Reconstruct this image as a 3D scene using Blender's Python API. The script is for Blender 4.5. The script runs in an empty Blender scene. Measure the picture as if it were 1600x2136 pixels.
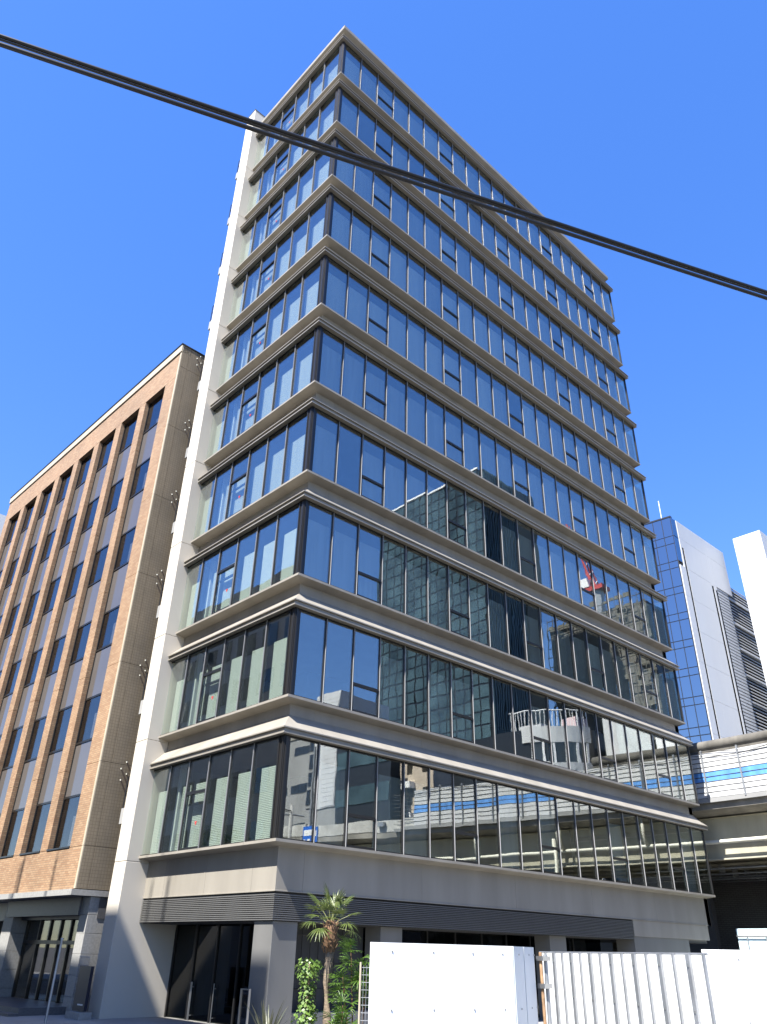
import bpy, bmesh, math, random
from mathutils import Vector, Matrix
R = math.radians
rnd = random.Random(7)
sc = bpy.context.scene
COL = sc.collection
GZ = -0.45                                   # street level

# ------------------------------------------------------------------ camera
cam = bpy.data.cameras.new('camera')
camo = bpy.data.objects.new('camera', cam)
COL.objects.link(camo)
cam.sensor_fit = 'HORIZONTAL'
cam.sensor_width = 36.0
cam.lens = 1601.4 / 1600.0 * 36.0
cam.clip_end = 3000.0
camo.location = (-13.2844, -18.5213, 1.6)
camo.rotation_euler = (2.0921572, -0.0213954, -0.7538370)
sc.camera = camo

# ------------------------------------------------------------------ sky and sun
TO_SUN = Vector((-0.53, -0.12, 0.75)).normalized()
world = bpy.data.worlds.new('World')
sc.world = world
world.use_nodes = True
wn = world.node_tree
sky = wn.nodes.new('ShaderNodeTexSky')
sky.sky_type = 'NISHITA'
sky.sun_disc = False
sky.sun_elevation = math.asin(TO_SUN.z)
sky.sun_rotation = math.atan2(TO_SUN.x, TO_SUN.y)
sky.altitude = 0.0
sky.air_density = 1.0
sky.dust_density = 0.2
sky.ozone_density = 4.0
hsv = wn.nodes.new('ShaderNodeHueSaturation')
hsv.inputs['Saturation'].default_value = 1.66
hsv.inputs['Hue'].default_value = 0.522
scl = wn.nodes.new('ShaderNodeVectorMath')
scl.operation = 'SCALE'
scl.inputs['Scale'].default_value = 4.5
gam = wn.nodes.new('ShaderNodeGamma')
gam.inputs['Gamma'].default_value = 0.6
bg = wn.nodes['Background']
wn.links.new(sky.outputs[0], scl.inputs[0])
wn.links.new(scl.outputs[0], gam.inputs['Color'])
wn.links.new(gam.outputs[0], hsv.inputs['Color'])
wn.links.new(hsv.outputs[0], bg.inputs[0])
bg.inputs[1].default_value = 0.078
sun = bpy.data.lights.new('sun', 'SUN')
sun.energy = 5.0
sun.angle = R(0.53)
sun.color = (1.0, 0.965, 0.905)
suno = bpy.data.objects.new('sun', sun)
COL.objects.link(suno)
suno.location = (-40, -20, 60)
suno.rotation_euler = (-TO_SUN).to_track_quat('-Z', 'Y').to_euler()
vs = sc.view_settings
vs.view_transform = 'Standard'
vs.look = 'None'
vs.gamma = 1.0
vs.use_curve_mapping = False
vs.exposure = 1.58
sc.cycles.max_bounces = 10
sc.cycles.transparent_max_bounces = 16
sc.cycles.caustics_reflective = False
sc.cycles.caustics_refractive = False

# ------------------------------------------------------------------ materials
MATS = {}
def nodes(name):
    m = bpy.data.materials.new(name)
    m.use_nodes = True
    MATS[name] = m
    nt = m.node_tree
    return m, nt, nt.nodes['Principled BSDF'], nt.nodes['Material Output']

def noise_of(nt, scale, detail=3.0, stretch=(1, 1, 1), vec=None):
    if vec is None:
        g = nt.nodes.new('ShaderNodeNewGeometry')
        vec = g.outputs['Position']
    mp = nt.nodes.new('ShaderNodeVectorMath')
    mp.operation = 'MULTIPLY'
    mp.inputs[1].default_value = stretch
    nt.links.new(vec, mp.inputs[0])
    n = nt.nodes.new('ShaderNodeTexNoise')
    n.inputs['Scale'].default_value = scale
    n.inputs['Detail'].default_value = detail
    nt.links.new(mp.outputs[0], n.inputs['Vector'])
    return n.outputs['Fac']

def ramp(nt, fac, lo, hi, a=0.3, b=0.7):
    r = nt.nodes.new('ShaderNodeValToRGB')
    r.color_ramp.elements[0].position = a
    r.color_ramp.elements[1].position = b
    r.color_ramp.elements[0].color = (*lo, 1)
    r.color_ramp.elements[1].color = (*hi, 1)
    nt.links.new(fac, r.inputs[0])
    return r.outputs[0]

def mat(name, col, rough=0.6, metal=0.0, var=0.12, scale=1.5, bump=0.0, bscale=40.0, stretch=(1, 1, 1), spec=0.5):
    m, nt, p, out = nodes(name)
    p.inputs['Roughness'].default_value = rough
    p.inputs['Metallic'].default_value = metal
    p.inputs['Specular IOR Level'].default_value = spec
    if var > 0:
        f = noise_of(nt, scale, 5.0, stretch)
        c = ramp(nt, f, [x * (1 - var) for x in col], [min(1, x * (1 + var)) for x in col])
        nt.links.new(c, p.inputs['Base Color'])
    else:
        p.inputs['Base Color'].default_value = (*col, 1)
    if bump > 0:
        b = nt.nodes.new('ShaderNodeBump')
        b.inputs['Strength'].default_value = bump
        b.inputs['Distance'].default_value = 0.01
        nt.links.new(noise_of(nt, bscale, 2.0), b.inputs['Height'])
        nt.links.new(b.outputs[0], p.inputs['Normal'])
    return m

def glass(name, tint, refl=(1, 1, 1), ior=1.75, add=0.06, wav=0.25, wscale=0.7, rough=0.0):
    """coated facade glazing: fresnel mirror over a tinted see-through sheet, with the faint roller wave of toughened glass"""
    m, nt, p, out = nodes(name)
    nt.nodes.remove(p)
    tr = nt.nodes.new('ShaderNodeBsdfTransparent')
    tr.inputs[0].default_value = (*tint, 1)
    gl = nt.nodes.new('ShaderNodeBsdfGlossy')
    gl.inputs['Color'].default_value = (*refl, 1)
    gl.inputs['Roughness'].default_value = rough
    gm = nt.nodes.new('ShaderNodeNewGeometry')
    dt = nt.nodes.new('ShaderNodeVectorMath')
    dt.operation = 'DOT_PRODUCT'
    nt.links.new(gm.outputs['Incoming'], dt.inputs[0])
    nt.links.new(gm.outputs['Normal'], dt.inputs[1])
    def mth(op, a, b, clamp=False):
        m_ = nt.nodes.new('ShaderNodeMath')
        m_.operation = op
        m_.use_clamp = clamp
        for k_, v_ in enumerate((a, b)):
            if isinstance(v_, (int, float)): m_.inputs[k_].default_value = v_
            elif v_ is not None: nt.links.new(v_, m_.inputs[k_])
        return m_.outputs[0]
    f0 = ((ior-1)/(ior+1))**2+add               # Schlick's fresnel, the same for both faces of the sheet
    pw = mth('POWER', mth('SUBTRACT', 1.0, mth('ABSOLUTE', dt.outputs['Value'], None)), 5.0)
    fac = mth('ADD', mth('MULTIPLY', pw, 1-f0), f0, True)
    mx = nt.nodes.new('ShaderNodeMixShader')
    nt.links.new(fac, mx.inputs[0])
    nt.links.new(tr.outputs[0], mx.inputs[1])
    nt.links.new(gl.outputs[0], mx.inputs[2])
    if wav > 0:
        oi = nt.nodes.new('ShaderNodeObjectInfo')
        g = nt.nodes.new('ShaderNodeNewGeometry')
        sh = nt.nodes.new('ShaderNodeVectorMath')
        sh.operation = 'MULTIPLY_ADD'
        sh.inputs[1].default_value = (7.3, 5.1, 3.7)
        cmb = nt.nodes.new('ShaderNodeCombineXYZ')
        for k in range(3):
            nt.links.new(oi.outputs['Random'], cmb.inputs[k])
        nt.links.new(cmb.outputs[0], sh.inputs[0])
        nt.links.new(g.outputs['Position'], sh.inputs[2])
        b = nt.nodes.new('ShaderNodeBump')
        b.inputs['Strength'].default_value = wav
        b.inputs['Distance'].default_value = 0.01
        nt.links.new(noise_of(nt, wscale, 1.5, (1, 1, 0.8), sh.outputs[0]), b.inputs['Height'])
        nt.links.new(b.outputs[0], gl.inputs['Normal'])
    nt.links.new(mx.outputs[0], out.inputs[0])
    return m

def bricks(name, c1, c2, mortar, bw, bh, ms, axis_u, axis_v, rough=0.75, bump=0.5, offset=0.5, freq=2):
    m, nt, p, out = nodes(name)
    g = nt.nodes.new('ShaderNodeNewGeometry')
    def dot(v):
        d = nt.nodes.new('ShaderNodeVectorMath')
        d.operation = 'DOT_PRODUCT'
        d.inputs[1].default_value = v
        nt.links.new(g.outputs['Position'], d.inputs[0])
        return d.outputs['Value']
    cb = nt.nodes.new('ShaderNodeCombineXYZ')
    nt.links.new(dot(axis_u), cb.inputs[0])
    nt.links.new(dot(axis_v), cb.inputs[1])
    b = nt.nodes.new('ShaderNodeTexBrick')
    b.offset = offset
    b.offset_frequency = freq
    for k, v in (('Scale', 1.0), ('Mortar Size', ms), ('Brick Width', bw), ('Row Height', bh), ('Bias', 0.0), ('Mortar Smooth', 0.2)):
        b.inputs[k].default_value = v
    b.inputs['Color1'].default_value = (*c1, 1)
    b.inputs['Color2'].default_value = (*c2, 1)
    b.inputs['Mortar'].default_value = (*mortar, 1)
    nt.links.new(cb.outputs[0], b.inputs['Vector'])
    f = noise_of(nt, 0.6, 5.0)
    mx = nt.nodes.new('ShaderNodeMixRGB')
    mx.blend_type = 'MULTIPLY'
    mx.inputs[0].default_value = 1.0
    nt.links.new(b.outputs['Color'], mx.inputs[1])
    nt.links.new(ramp(nt, f, (0.82, 0.82, 0.82), (1.08, 1.06, 1.04)), mx.inputs[2])
    nt.links.new(mx.outputs[0], p.inputs['Base Color'])
    p.inputs['Roughness'].default_value = rough
    bp = nt.nodes.new('ShaderNodeBump')
    bp.invert = True
    bp.inputs['Strength'].default_value = bump
    bp.inputs['Distance'].default_value = 0.01
    nt.links.new(b.outputs['Fac'], bp.inputs['Height'])
    nt.links.new(bp.outputs[0], p.inputs['Normal'])
    return m

def leafmat(name, a, b, tr=0.25):
    m, nt, p, out = nodes(name)
    f = noise_of(nt, 9.0, 2.0)
    c = ramp(nt, f, a, b)
    nt.links.new(c, p.inputs['Base Color'])
    p.inputs['Roughness'].default_value = 0.42
    t = nt.nodes.new('ShaderNodeBsdfTranslucent')
    nt.links.new(c, t.inputs[0])
    mx = nt.nodes.new('ShaderNodeMixShader')
    mx.inputs[0].default_value = tr
    nt.links.new(p.outputs[0], mx.inputs[1])
    nt.links.new(t.outputs[0], mx.inputs[2])
    nt.links.new(mx.outputs[0], out.inputs[0])
    return m

mat('panel', (0.26, 0.238, 0.20), 0.5, var=0.12, scale=1.3, stretch=(1, 1, 0.22), spec=0.35)
mat('lip_metal', (0.225, 0.206, 0.172), 0.42, var=0.10, scale=0.8)
mat('fin_panel', (0.54, 0.50, 0.43), 0.6, var=0.07, scale=0.35, stretch=(1, 1, 0.35), bump=0.15, bscale=90)
mat('column_grey', (0.135, 0.133, 0.126), 0.5, var=0.10, scale=1.5, stretch=(1, 1, 0.3))
mat('frame', (0.022, 0.022, 0.022), 0.32, metal=0.35, var=0.0)
mat('mullion_metal', (0.022, 0.021, 0.020), 0.35, metal=0.2, var=0.0)
mat('nose_metal', (0.36, 0.36, 0.36), 0.35, metal=0.2, var=0.0)
mat('louvre', (0.105, 0.104, 0.10), 0.5, metal=0.0, var=0.06, scale=2)
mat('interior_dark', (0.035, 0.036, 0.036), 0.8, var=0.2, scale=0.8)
mat('interior_wall', (0.42, 0.42, 0.40), 0.8, var=0.05)
mat('ceiling', (0.16, 0.16, 0.155), 0.85, var=0.1)
mat('white_column', (0.80, 0.80, 0.78), 0.5, var=0.03)
mat('concrete', (0.25, 0.235, 0.205), 0.85, var=0.35, scale=0.9, bump=0.4, bscale=25, stretch=(1, 1, 0.5))
mat('parapet_concrete', (0.46, 0.45, 0.42), 0.85, var=0.22, scale=1.6, bump=0.3, bscale=20, stretch=(1, 1, 0.5))
mat('rail_dark', (0.07, 0.072, 0.075), 0.6, metal=0.3, var=0.1)
mat('stained_concrete', (0.11, 0.102, 0.088), 0.9, var=0.5, scale=1.3, bump=0.6, bscale=14, stretch=(1, 1, 0.35))
mat('girder_paint', (0.42, 0.395, 0.305), 0.6, var=0.2, scale=0.8, stretch=(1, 1, 0.3))
mat('pipe_paint', (0.66, 0.645, 0.55), 0.5, var=0.12, scale=2)
mat('barrier_white', (0.56, 0.56, 0.56), 0.45, var=0.07, scale=1.1, stretch=(1, 1, 0.4))
mat('barrier_blue', (0.11, 0.29, 0.66), 0.42, var=0.25, scale=2.2, stretch=(1, 1, 0.3))
mat('steel', (0.33, 0.34, 0.35), 0.45, metal=0.7, var=0.15, scale=3)
mat('bracket_brown', (0.05, 0.035, 0.025), 0.7, var=0.2)
mat('rusty', (0.28, 0.17, 0.09), 0.8, var=0.5, scale=9)
mat('hoarding_white', (0.82, 0.825, 0.82), 0.35, var=0.025, scale=0.9)
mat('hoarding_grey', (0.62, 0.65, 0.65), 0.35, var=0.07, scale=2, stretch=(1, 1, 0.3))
mat('hoarding_blue', (0.62, 0.77, 0.80), 0.4, var=0.10, scale=2)
mat('asphalt', (0.095, 0.09, 0.082), 0.9, var=0.25, scale=0.6, bump=0.4, bscale=120)
mat('paving', (0.30, 0.29, 0.265), 0.85, var=0.15, scale=1.2, bump=0.2, bscale=60)
mat('granite', (0.29, 0.285, 0.27), 0.5, var=0.14, scale=14)
mat('granite_dark', (0.09, 0.09, 0.095), 0.4, var=0.2, scale=20)
mat('stone_cream', (0.40, 0.345, 0.255), 0.7, var=0.06, scale=1.5)
mat('line_paint', (0.75, 0.75, 0.73), 0.7, var=0.1, scale=4)
mat('cable_rubber', (0.012, 0.012, 0.013), 0.35, var=0.1, scale=5)
mat('cable_grey', (0.06, 0.06, 0.062), 0.3, metal=0.3, var=0.1, scale=5)
mat('pole_concrete', (0.36, 0.355, 0.34), 0.85, var=0.12, scale=3)
mat('navy', (0.012, 0.016, 0.035), 0.3, var=0.0)
mat('blue_sign', (0.02, 0.13, 0.55), 0.4, var=0.0)
mat('white_paint', (0.8, 0.8, 0.8), 0.5, var=0.03)
mat('tower_white', (0.55, 0.55, 0.54), 0.45, var=0.035, scale=0.25, stretch=(1, 1, 0.2))
mat('tower_joint', (0.012, 0.012, 0.013), 1.0, var=0.0, spec=0.0)
mat('louvre_grey', (0.40, 0.41, 0.42), 0.5, metal=0.2, var=0.12, scale=2)
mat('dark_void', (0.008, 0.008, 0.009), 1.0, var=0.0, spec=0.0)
mat('apartment_grey', (0.13, 0.125, 0.115), 0.8, var=0.15, scale=0.6)
mat('apartment_beige', (0.50, 0.42, 0.34), 0.8, var=0.1, scale=0.7)
mat('scaffold', (0.13, 0.125, 0.105), 0.8, var=0.3, scale=2)
mat('office_grey', (0.27, 0.27, 0.265), 0.7, var=0.12, scale=0.5)
mat('office_cream', (0.33, 0.30, 0.25), 0.75, var=0.1, scale=0.5)
mat('red_paint', (0.45, 0.04, 0.035), 0.45, var=0.08)
mat('brick_red', (0.36, 0.13, 0.09), 0.8, var=0.12)
mat('pink_paint', (0.72, 0.52, 0.52), 0.6, var=0.05)
mat('bark', (0.19, 0.145, 0.10), 0.95, var=0.45, scale=14, bump=1.0, bscale=45, stretch=(1, 1, 2.5))
mat('fibre', (0.15, 0.085, 0.045), 0.95, var=0.55, scale=22, bump=1.0, bscale=60)
mat('petiole', (0.16, 0.17, 0.06), 0.5, var=0.1)
mat('mint', (0.40, 0.52, 0.48), 0.6, var=0.08, scale=2)
mat('door_metal', (0.45, 0.45, 0.44), 0.3, metal=0.9, var=0.0)
leafmat('palm_leaf', (0.05, 0.08, 0.016), (0.12, 0.15, 0.035))
leafmat('shrub_leaf', (0.045, 0.10, 0.012), (0.11, 0.20, 0.03), 0.3)
leafmat('ivy_leaf', (0.06, 0.12, 0.018), (0.16, 0.25, 0.05), 0.25)
leafmat('flax_leaf', (0.05, 0.065, 0.03), (0.10, 0.10, 0.055), 0.1)
leafmat('tree_leaf', (0.035, 0.075, 0.012), (0.09, 0.15, 0.03), 0.25)
glass('facade_glass', (0.895, 0.945, 0.915), (0.93, 0.94, 0.92), 1.75, 0.15, 0.13, 1.1)
glass('clear_glass', (0.25, 0.27, 0.27), (0.95, 0.97, 1.0), 1.5, 0.0, 0.04, 0.8)
glass('office_glass', (0.55, 0.56, 0.57), (0.95, 0.96, 0.97), 1.6, 0.02, 0.06, 0.7)
glass('tower_glass', (0.08, 0.11, 0.16), (0.82, 0.92, 1.0), 2.2, 0.24, 0.10, 0.25)
glass('dark_tower_glass', (0.03, 0.035, 0.04), (0.75, 0.9, 0.92), 1.8, 0.10, 0.1, 0.25)
mat('spandrel_glass', (0.095, 0.087, 0.082), 0.06, var=0.08, scale=0.6)
mat('curtain_pane', (0.045, 0.075, 0.085), 0.2, var=0.6, scale=0.25, spec=0.5)
mat('rib_dark', (0.018, 0.02, 0.024), 0.3, var=0.1)
mat('olive_dark', (0.085, 0.085, 0.07), 0.6, var=0.1)

def blind_mat(name, col):
    m, nt, p, out = nodes(name)
    g = nt.nodes.new('ShaderNodeNewGeometry')
    s = nt.nodes.new('ShaderNodeSeparateXYZ')
    nt.links.new(g.outputs['Position'], s.inputs[0])
    w = nt.nodes.new('ShaderNodeMath')
    w.operation = 'MULTIPLY'
    w.inputs[1].default_value = 2 * math.pi / 0.05
    nt.links.new(s.outputs[2], w.inputs[0])
    sn = nt.nodes.new('ShaderNodeMath')
    sn.operation = 'SINE'
    nt.links.new(w.outputs[0], sn.inputs[0])
    mr = nt.nodes.new('ShaderNodeMapRange')
    mr.inputs['From Min'].default_value = -1
    nt.links.new(sn.outputs[0], mr.inputs['Value'])
    nt.links.new(ramp(nt, mr.outputs[0], [c * 0.62 for c in col], col, 0.05, 0.5), p.inputs['Base Color'])
    p.inputs['Roughness'].default_value = 0.6
    bp = nt.nodes.new('ShaderNodeBump')
    bp.inputs['Strength'].default_value = 0.5
    bp.inputs['Distance'].default_value = 0.02
    nt.links.new(mr.outputs[0], bp.inputs['Height'])
    nt.links.new(bp.outputs[0], p.inputs['Normal'])
blind_mat('blind_slats', (0.70, 0.71, 0.67))
mat('screen_cloth', (0.44, 0.45, 0.44), 0.85, var=0.06, scale=1.0, stretch=(6, 6, 0.4))
mat('screen_dim', (0.29, 0.29, 0.285), 0.85, var=0.12, scale=1.0, stretch=(6, 6, 0.4))

BA = R(1.2)                                   # the brick building is turned by this much
BN = Vector((math.cos(BA), math.sin(BA), 0)); BU = Vector((-math.sin(BA), math.cos(BA), 0))
bricks('brick', (0.37, 0.245, 0.143), (0.285, 0.168, 0.092), (0.18, 0.13, 0.09), 0.235, 0.075, 0.0085, tuple(BU + BN), (0, 0, 1), bump=0.2)
bricks('tan_tile', (0.225, 0.185, 0.128), (0.205, 0.168, 0.115), (0.125, 0.10, 0.072), 0.11, 0.11, 0.006, tuple(BU + BN), (0, 0, 1), offset=0.0, bump=0.25)
bricks('wall_tile', (0.14, 0.14, 0.145), (0.12, 0.12, 0.125), (0.05, 0.05, 0.05), 0.30, 0.10, 0.01, (1, 1, 0), (0, 0, 1), offset=0.5, bump=0.3)

# ------------------------------------------------------------------ mesh helpers
WL = {}
class MB:
    def __init__(s):
        s.v = []; s.f = []
    def add(s, vs, fs):
        n = len(s.v); s.v += [tuple(a) for a in vs]; s.f += [tuple(n + i for i in f) for f in fs]; return s
    def box(s, x0, x1, y0, y1, z0, z1):
        return s.add([(x0,y0,z0),(x1,y0,z0),(x1,y1,z0),(x0,y1,z0),(x0,y0,z1),(x1,y0,z1),(x1,y1,z1),(x0,y1,z1)],
                     [(0,3,2,1),(4,5,6,7),(0,1,5,4),(1,2,6,5),(2,3,7,6),(3,0,4,7)])
    def prism(s, poly, z0, z1):
        n = len(poly)
        return s.add([(x,y,z0) for x,y in poly]+[(x,y,z1) for x,y in poly],
                     [tuple(range(n-1,-1,-1)), tuple(range(n,2*n))]+[(i,(i+1)%n,n+(i+1)%n,n+i) for i in range(n)])
    def tube(s, pts, rad, n=8, cap=True):
        pts = [Vector(p) for p in pts]
        rads = rad if isinstance(rad, (list, tuple)) else [rad]*len(pts)
        vs = []; fs = []
        up = Vector((0,0,1))
        for i,p in enumerate(pts):
            d = (pts[min(i+1,len(pts)-1)]-pts[max(i-1,0)]).normalized()
            a = d.cross(up)
            if a.length < 1e-3: a = d.cross(Vector((1,0,0)))
            a.normalize(); b = a.cross(d)
            for k in range(n):
                t = 2*math.pi*k/n
                vs.append(p+(a*math.cos(t)+b*math.sin(t))*rads[i])
        for i in range(len(pts)-1):
            for k in range(n):
                k2 = (k+1)%n
                fs.append((i*n+k, i*n+k2, (i+1)*n+k2, (i+1)*n+k))
        if cap:
            fs.append(tuple(range(n))); m = (len(pts)-1)*n; fs.append(tuple(range(m+n-1,m-1,-1)))
        return s.add(vs, fs)
    def obox(s, c, ax, half):
        """oriented box: centre, three axes, half sizes"""
        c = Vector(c); a,b,d = [Vector(q)*h for q,h in zip(ax,half)]
        P = [c+a*i+b*j+d*k for k in (-1,1) for i,j in ((-1,-1),(1,-1),(1,1),(-1,1))]
        return s.add(P, [(0,3,2,1),(4,5,6,7),(0,1,5,4),(1,2,6,5),(2,3,7,6),(3,0,4,7)])
    def mesh(s, name, m, origin=(0,0,0), smooth=False, bevel=0.0):
        me = bpy.data.meshes.new(name)
        o = Vector(origin)
        me.from_pydata([tuple(Vector(v)-o) for v in s.v], [], s.f)
        bm = bmesh.new(); bm.from_mesh(me)
        bmesh.ops.recalc_face_normals(bm, faces=bm.faces)
        if bevel > 0:
            bmesh.ops.bevel(bm, geom=[e for e in bm.edges], offset=bevel, segments=1, affect='EDGES', profile=0.5)
        bm.to_mesh(me); bm.free()
        me.materials.append(MATS[m])
        if smooth:
            me.polygons.foreach_set('use_smooth', [True]*len(me.polygons))
        me.update()
        return me
    def build(s, name, m, parent=None, origin=None, smooth=False, bevel=0.0):
        if origin is None:
            origin = (0,0,0)
            if parent is None and s.v:
                origin = (sum(v[0] for v in s.v)/len(s.v), sum(v[1] for v in s.v)/len(s.v), min(v[2] for v in s.v))
        return inst(name, s.mesh(name, m, origin, smooth, bevel), origin, parent)

def inst(name, me, loc, parent=None, rot=None, scale=None):
    o = bpy.data.objects.new(name, me)
    COL.objects.link(o)
    base = Vector((0,0,0))
    if parent is not None:
        o.parent = parent; base = WL[parent.name]
    o.location = Vector(loc)-base
    if rot is not None: o.rotation_euler = rot
    if scale is not None: o.scale = scale
    WL[o.name] = Vector(loc)
    return o

def tag(o, label=None, cat=None, group=None, kind=None):
    if label: o['label'] = label
    if cat: o['category'] = cat
    if group: o['group'] = group
    if kind: o['kind'] = kind
    return o

def thing(name, label, cat, loc=(0,0,0), rotz=0.0, group=None, local=False):
    o = bpy.data.objects.new(name, None)
    COL.objects.link(o)
    o.empty_display_size = 0.3
    o.location = loc; o.rotation_euler = (0,0,rotz)
    WL[o.name] = Vector((0,0,0)) if local else Vector(loc)
    return tag(o, label, cat, group)

def B(name, m, parent, *b, bevel=0.0, origin=None):
    return MB().box(*b).build(name, m, parent, bevel=bevel, origin=origin)

# ------------------------------------------------------------------ ground
g = MB().add([(-700,-700,GZ),(700,-700,GZ),(700,700,GZ),(-700,700,GZ)], [(0,1,2,3)]).build('ground', 'asphalt', origin=(0,0,GZ)); tag(g, kind='structure')
pv = MB().box(-3.6, 30, -3.2, 45, GZ-0.2, GZ+0.12).build('pavement', 'paving', origin=(0,0,GZ)); tag(pv, kind='structure')
kb = MB().box(-3.78, -3.605, -3.38, 45, GZ-0.2, GZ+0.135).box(-3.6, 30, -3.38, -3.205, GZ-0.2, GZ+0.135).build('kerb', 'granite', origin=(0,0,GZ)); tag(kb, kind='structure')
pv2 = MB().box(-17.6, -12.2, -12, 60, GZ-0.2, GZ+0.12).build('pavement_opposite', 'paving', origin=(-15,10,GZ)); tag(pv2, kind='structure')

# ------------------------------------------------------------------ main office building
Z0, FH, NF = 4.2307, 4.0, 10
LR, LL = 25.2, 7.78
DEP = 15.0
ob = thing('office_building', 'tall eleven storey glass office building with grey horizontal bands and pale end wall', 'building', (0,0,0))
PR, OR = 1.19, 0.15                            # right face: pane pitch and first edge
PL, OL = 1.2433, 0.32
# sweep: profile of (inset, dz); side 'R' runs along x, 'L' along y, 'E' the far end
def seg(profile, side, a, b, ma, mb, zb):
    """closed-profile piece between a and b; ma/mb = mitre (the coordinate shifts with the inset)"""
    n = len(profile); vs = []
    for end, c, mi in ((0,a,ma),(1,b,mb)):
        for i,dz in profile:
            s = c + mi*i
            if side == 'R': vs.append((s, i, zb+dz))
            elif side == 'L': vs.append((i, s, zb+dz))
            else: vs.append((LR-i, s, zb+dz))
    fs = [(k,(k+1)%n,n+(k+1)%n,n+k) for k in range(n)]+[tuple(range(n-1,-1,-1)), tuple(range(n,2*n))]
    return MB().add(vs, fs)
BAND = [(0.0,0.03),(0.0,-0.045),(0.012,-0.055),(0.40,-0.115),(0.405,-0.125),(0.405,-0.455),(-0.14,-0.965),(0.06,-0.965),(0.52,-0.55),(0.52,0.03)]
LIP = [(-0.14,-0.968),(-0.16,-0.968),(-0.16,-1.005),(-0.10,-1.005),(-0.10,-1.10),(-0.14,-1.115),(-0.14,-1.16),(0.04,-1.16),(0.04,-0.968)]
BASEB = [(0.0,0.03),(0.0,-0.045),(0.012,-0.055),(0.40,-0.115),(0.405,-0.125),(0.405,-1.20),(0.385,-1.205),(0.385,-1.235),(0.52,-1.235),(0.52,0.03)]
ROOFB = [(0.16,0.42),(0.16,0.30),(0.0,0.29),(0.0,0.06),(0.012,0.04),(0.40,-0.115),(0.405,-0.125),(0.405,-0.455),(-0.14,-0.965),(0.06,-0.965),(0.52,-0.55),(0.52,0.42)]
def cuts(side):
    G = 0.004
    if side == 'R':
        js = [0.0]+[OR+PR*(1+4*k) for k in range(6)]+[LR]
    elif side == 'L':
        js = [0.0, OL+PL*1, OL+PL*3, OL+PL*5, LL]
    else:
        js = [0.0, 4.9, 9.7, DEP]
    out = []
    for k in range(len(js)-1):
        ma = 1 if k == 0 else 0
        mb = -1 if (side == 'R' and k == len(js)-2) else 0
        out.append((js[k]+(0 if ma else G), js[k+1]-(0 if mb or k == len(js)-2 else G), ma, mb))
    return out
band_cache = {}
def band(profile, key, pname, m, zb):
    for side in 'RLE':
        for k,(a,b,ma,mb) in enumerate(cuts(side)):
            kk = (key,side,k)
            if kk not in band_cache:
                band_cache[kk] = seg(profile, side, a, b, ma, mb, 0.0).mesh(pname, m)
            inst(pname, band_cache[kk], (0,0,zb), ob)
for f in range(NF+1):
    zb = Z0+FH*f
    if f == 0:
        band(BASEB, 'base', 'base_panel', 'panel', zb)
    elif f < NF:
        band(BAND, 'band', 'spandrel_panel', 'panel', zb)
        band(LIP, 'lip', 'lip_panel', 'lip_metal', zb)
    else:
        band(ROOFB, 'roof', 'roof_edge_panel', 'panel', zb)
        band(LIP, 'lip', 'lip_panel', 'lip_metal', zb)
    zl = zb-1.02 if f else zb-1.9
    MB().prism([(0.53,0.53),(LR-0.53,0.53),(LR-0.53,DEP),(3.6,DEP),(3.6,8.55),(0.53,8.55)], zl, zb-0.02).build('floor_slab', 'ceiling', ob)
MB().prism([(0.53,0.53),(LR-0.53,0.53),(LR-0.53,DEP),(3.6,DEP),(3.6,8.5),(0.53,8.5)], Z0+FH*NF-0.015, Z0+FH*NF+0.2).build('roof_slab', 'concrete', ob)
B('side_wall', 'panel', ob, 3.21, 3.62, 8.56, DEP, GZ, Z0+FH*NF+0.4)
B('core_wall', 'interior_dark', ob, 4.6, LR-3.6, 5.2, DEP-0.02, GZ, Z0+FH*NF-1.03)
B('back_wall', 'panel', ob, 3.3, LR-0.3, DEP+0.005, DEP+0.4, GZ, Z0+FH*NF+0.4)

# glazing
WH = 2.815
GI0, GI1 = 0.065, 0.085
pane_R = MB().box(0.03,PR-0.03,GI0,GI1,0.07,WH-0.03).mesh('pane','facade_glass')
pane_L = MB().box(GI0,GI1,0.03,PL-0.03,0.07,WH-0.03).mesh('pane','facade_glass')
TR_, TL_ = 0.93, 1.74
def vent_frame(side, W, t):
    m = MB()
    def bx(a,b,z0,z1,i0=0.02,i1=0.12):
        m.box(a,b,i0,i1,z0,z1) if side == 'R' else m.box(i0,i1,a,b,z0,z1)
    bx(0.032,W-0.032,t-0.045,t+0.045)
    for z0,z1 in ((0.062,0.10),):
        bx(0.032,W-0.032,z0,z1,0.035,0.12)
    bx(0.032,0.065,0.102,t-0.047,0.035,0.12); bx(W-0.065,W-0.032,0.102,t-0.047,0.035,0.12)
    if side == 'L': bx(0.10,W-0.04,t-0.36,t-0.27,0.16,0.20)
    return m.mesh('vent_window','frame')
ventR, ventL = vent_frame('R',PR,TR_), vent_frame('L',PL,TL_)
vpR = [MB().box(0.067,PR-0.067,GI0,GI1,0.104,TR_-0.048).mesh('pane','facade_glass'), MB().box(0.033,PR-0.033,GI0,GI1,TR_+0.048,WH-0.03).mesh('pane','facade_glass')]
vpL = [MB().box(GI0,GI1,0.067,PL-0.067,0.104,TL_-0.048).mesh('pane','facade_glass'), MB().box(GI0,GI1,0.033,PL-0.033,TL_+0.048,WH-0.03).mesh('pane','facade_glass')]
mulR = MB().box(-0.042,0.042,0.04,0.15,0.032,WH-0.002).mesh('mullion','mullion_metal')
mulL = MB().box(0.04,0.15,-0.042,0.042,0.032,WH-0.002).mesh('mullion','mullion_metal')
noseR = MB().box(-0.006,0.006,0.012,0.039,0.032,WH-0.004).mesh('mullion_nose','nose_metal')
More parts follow.
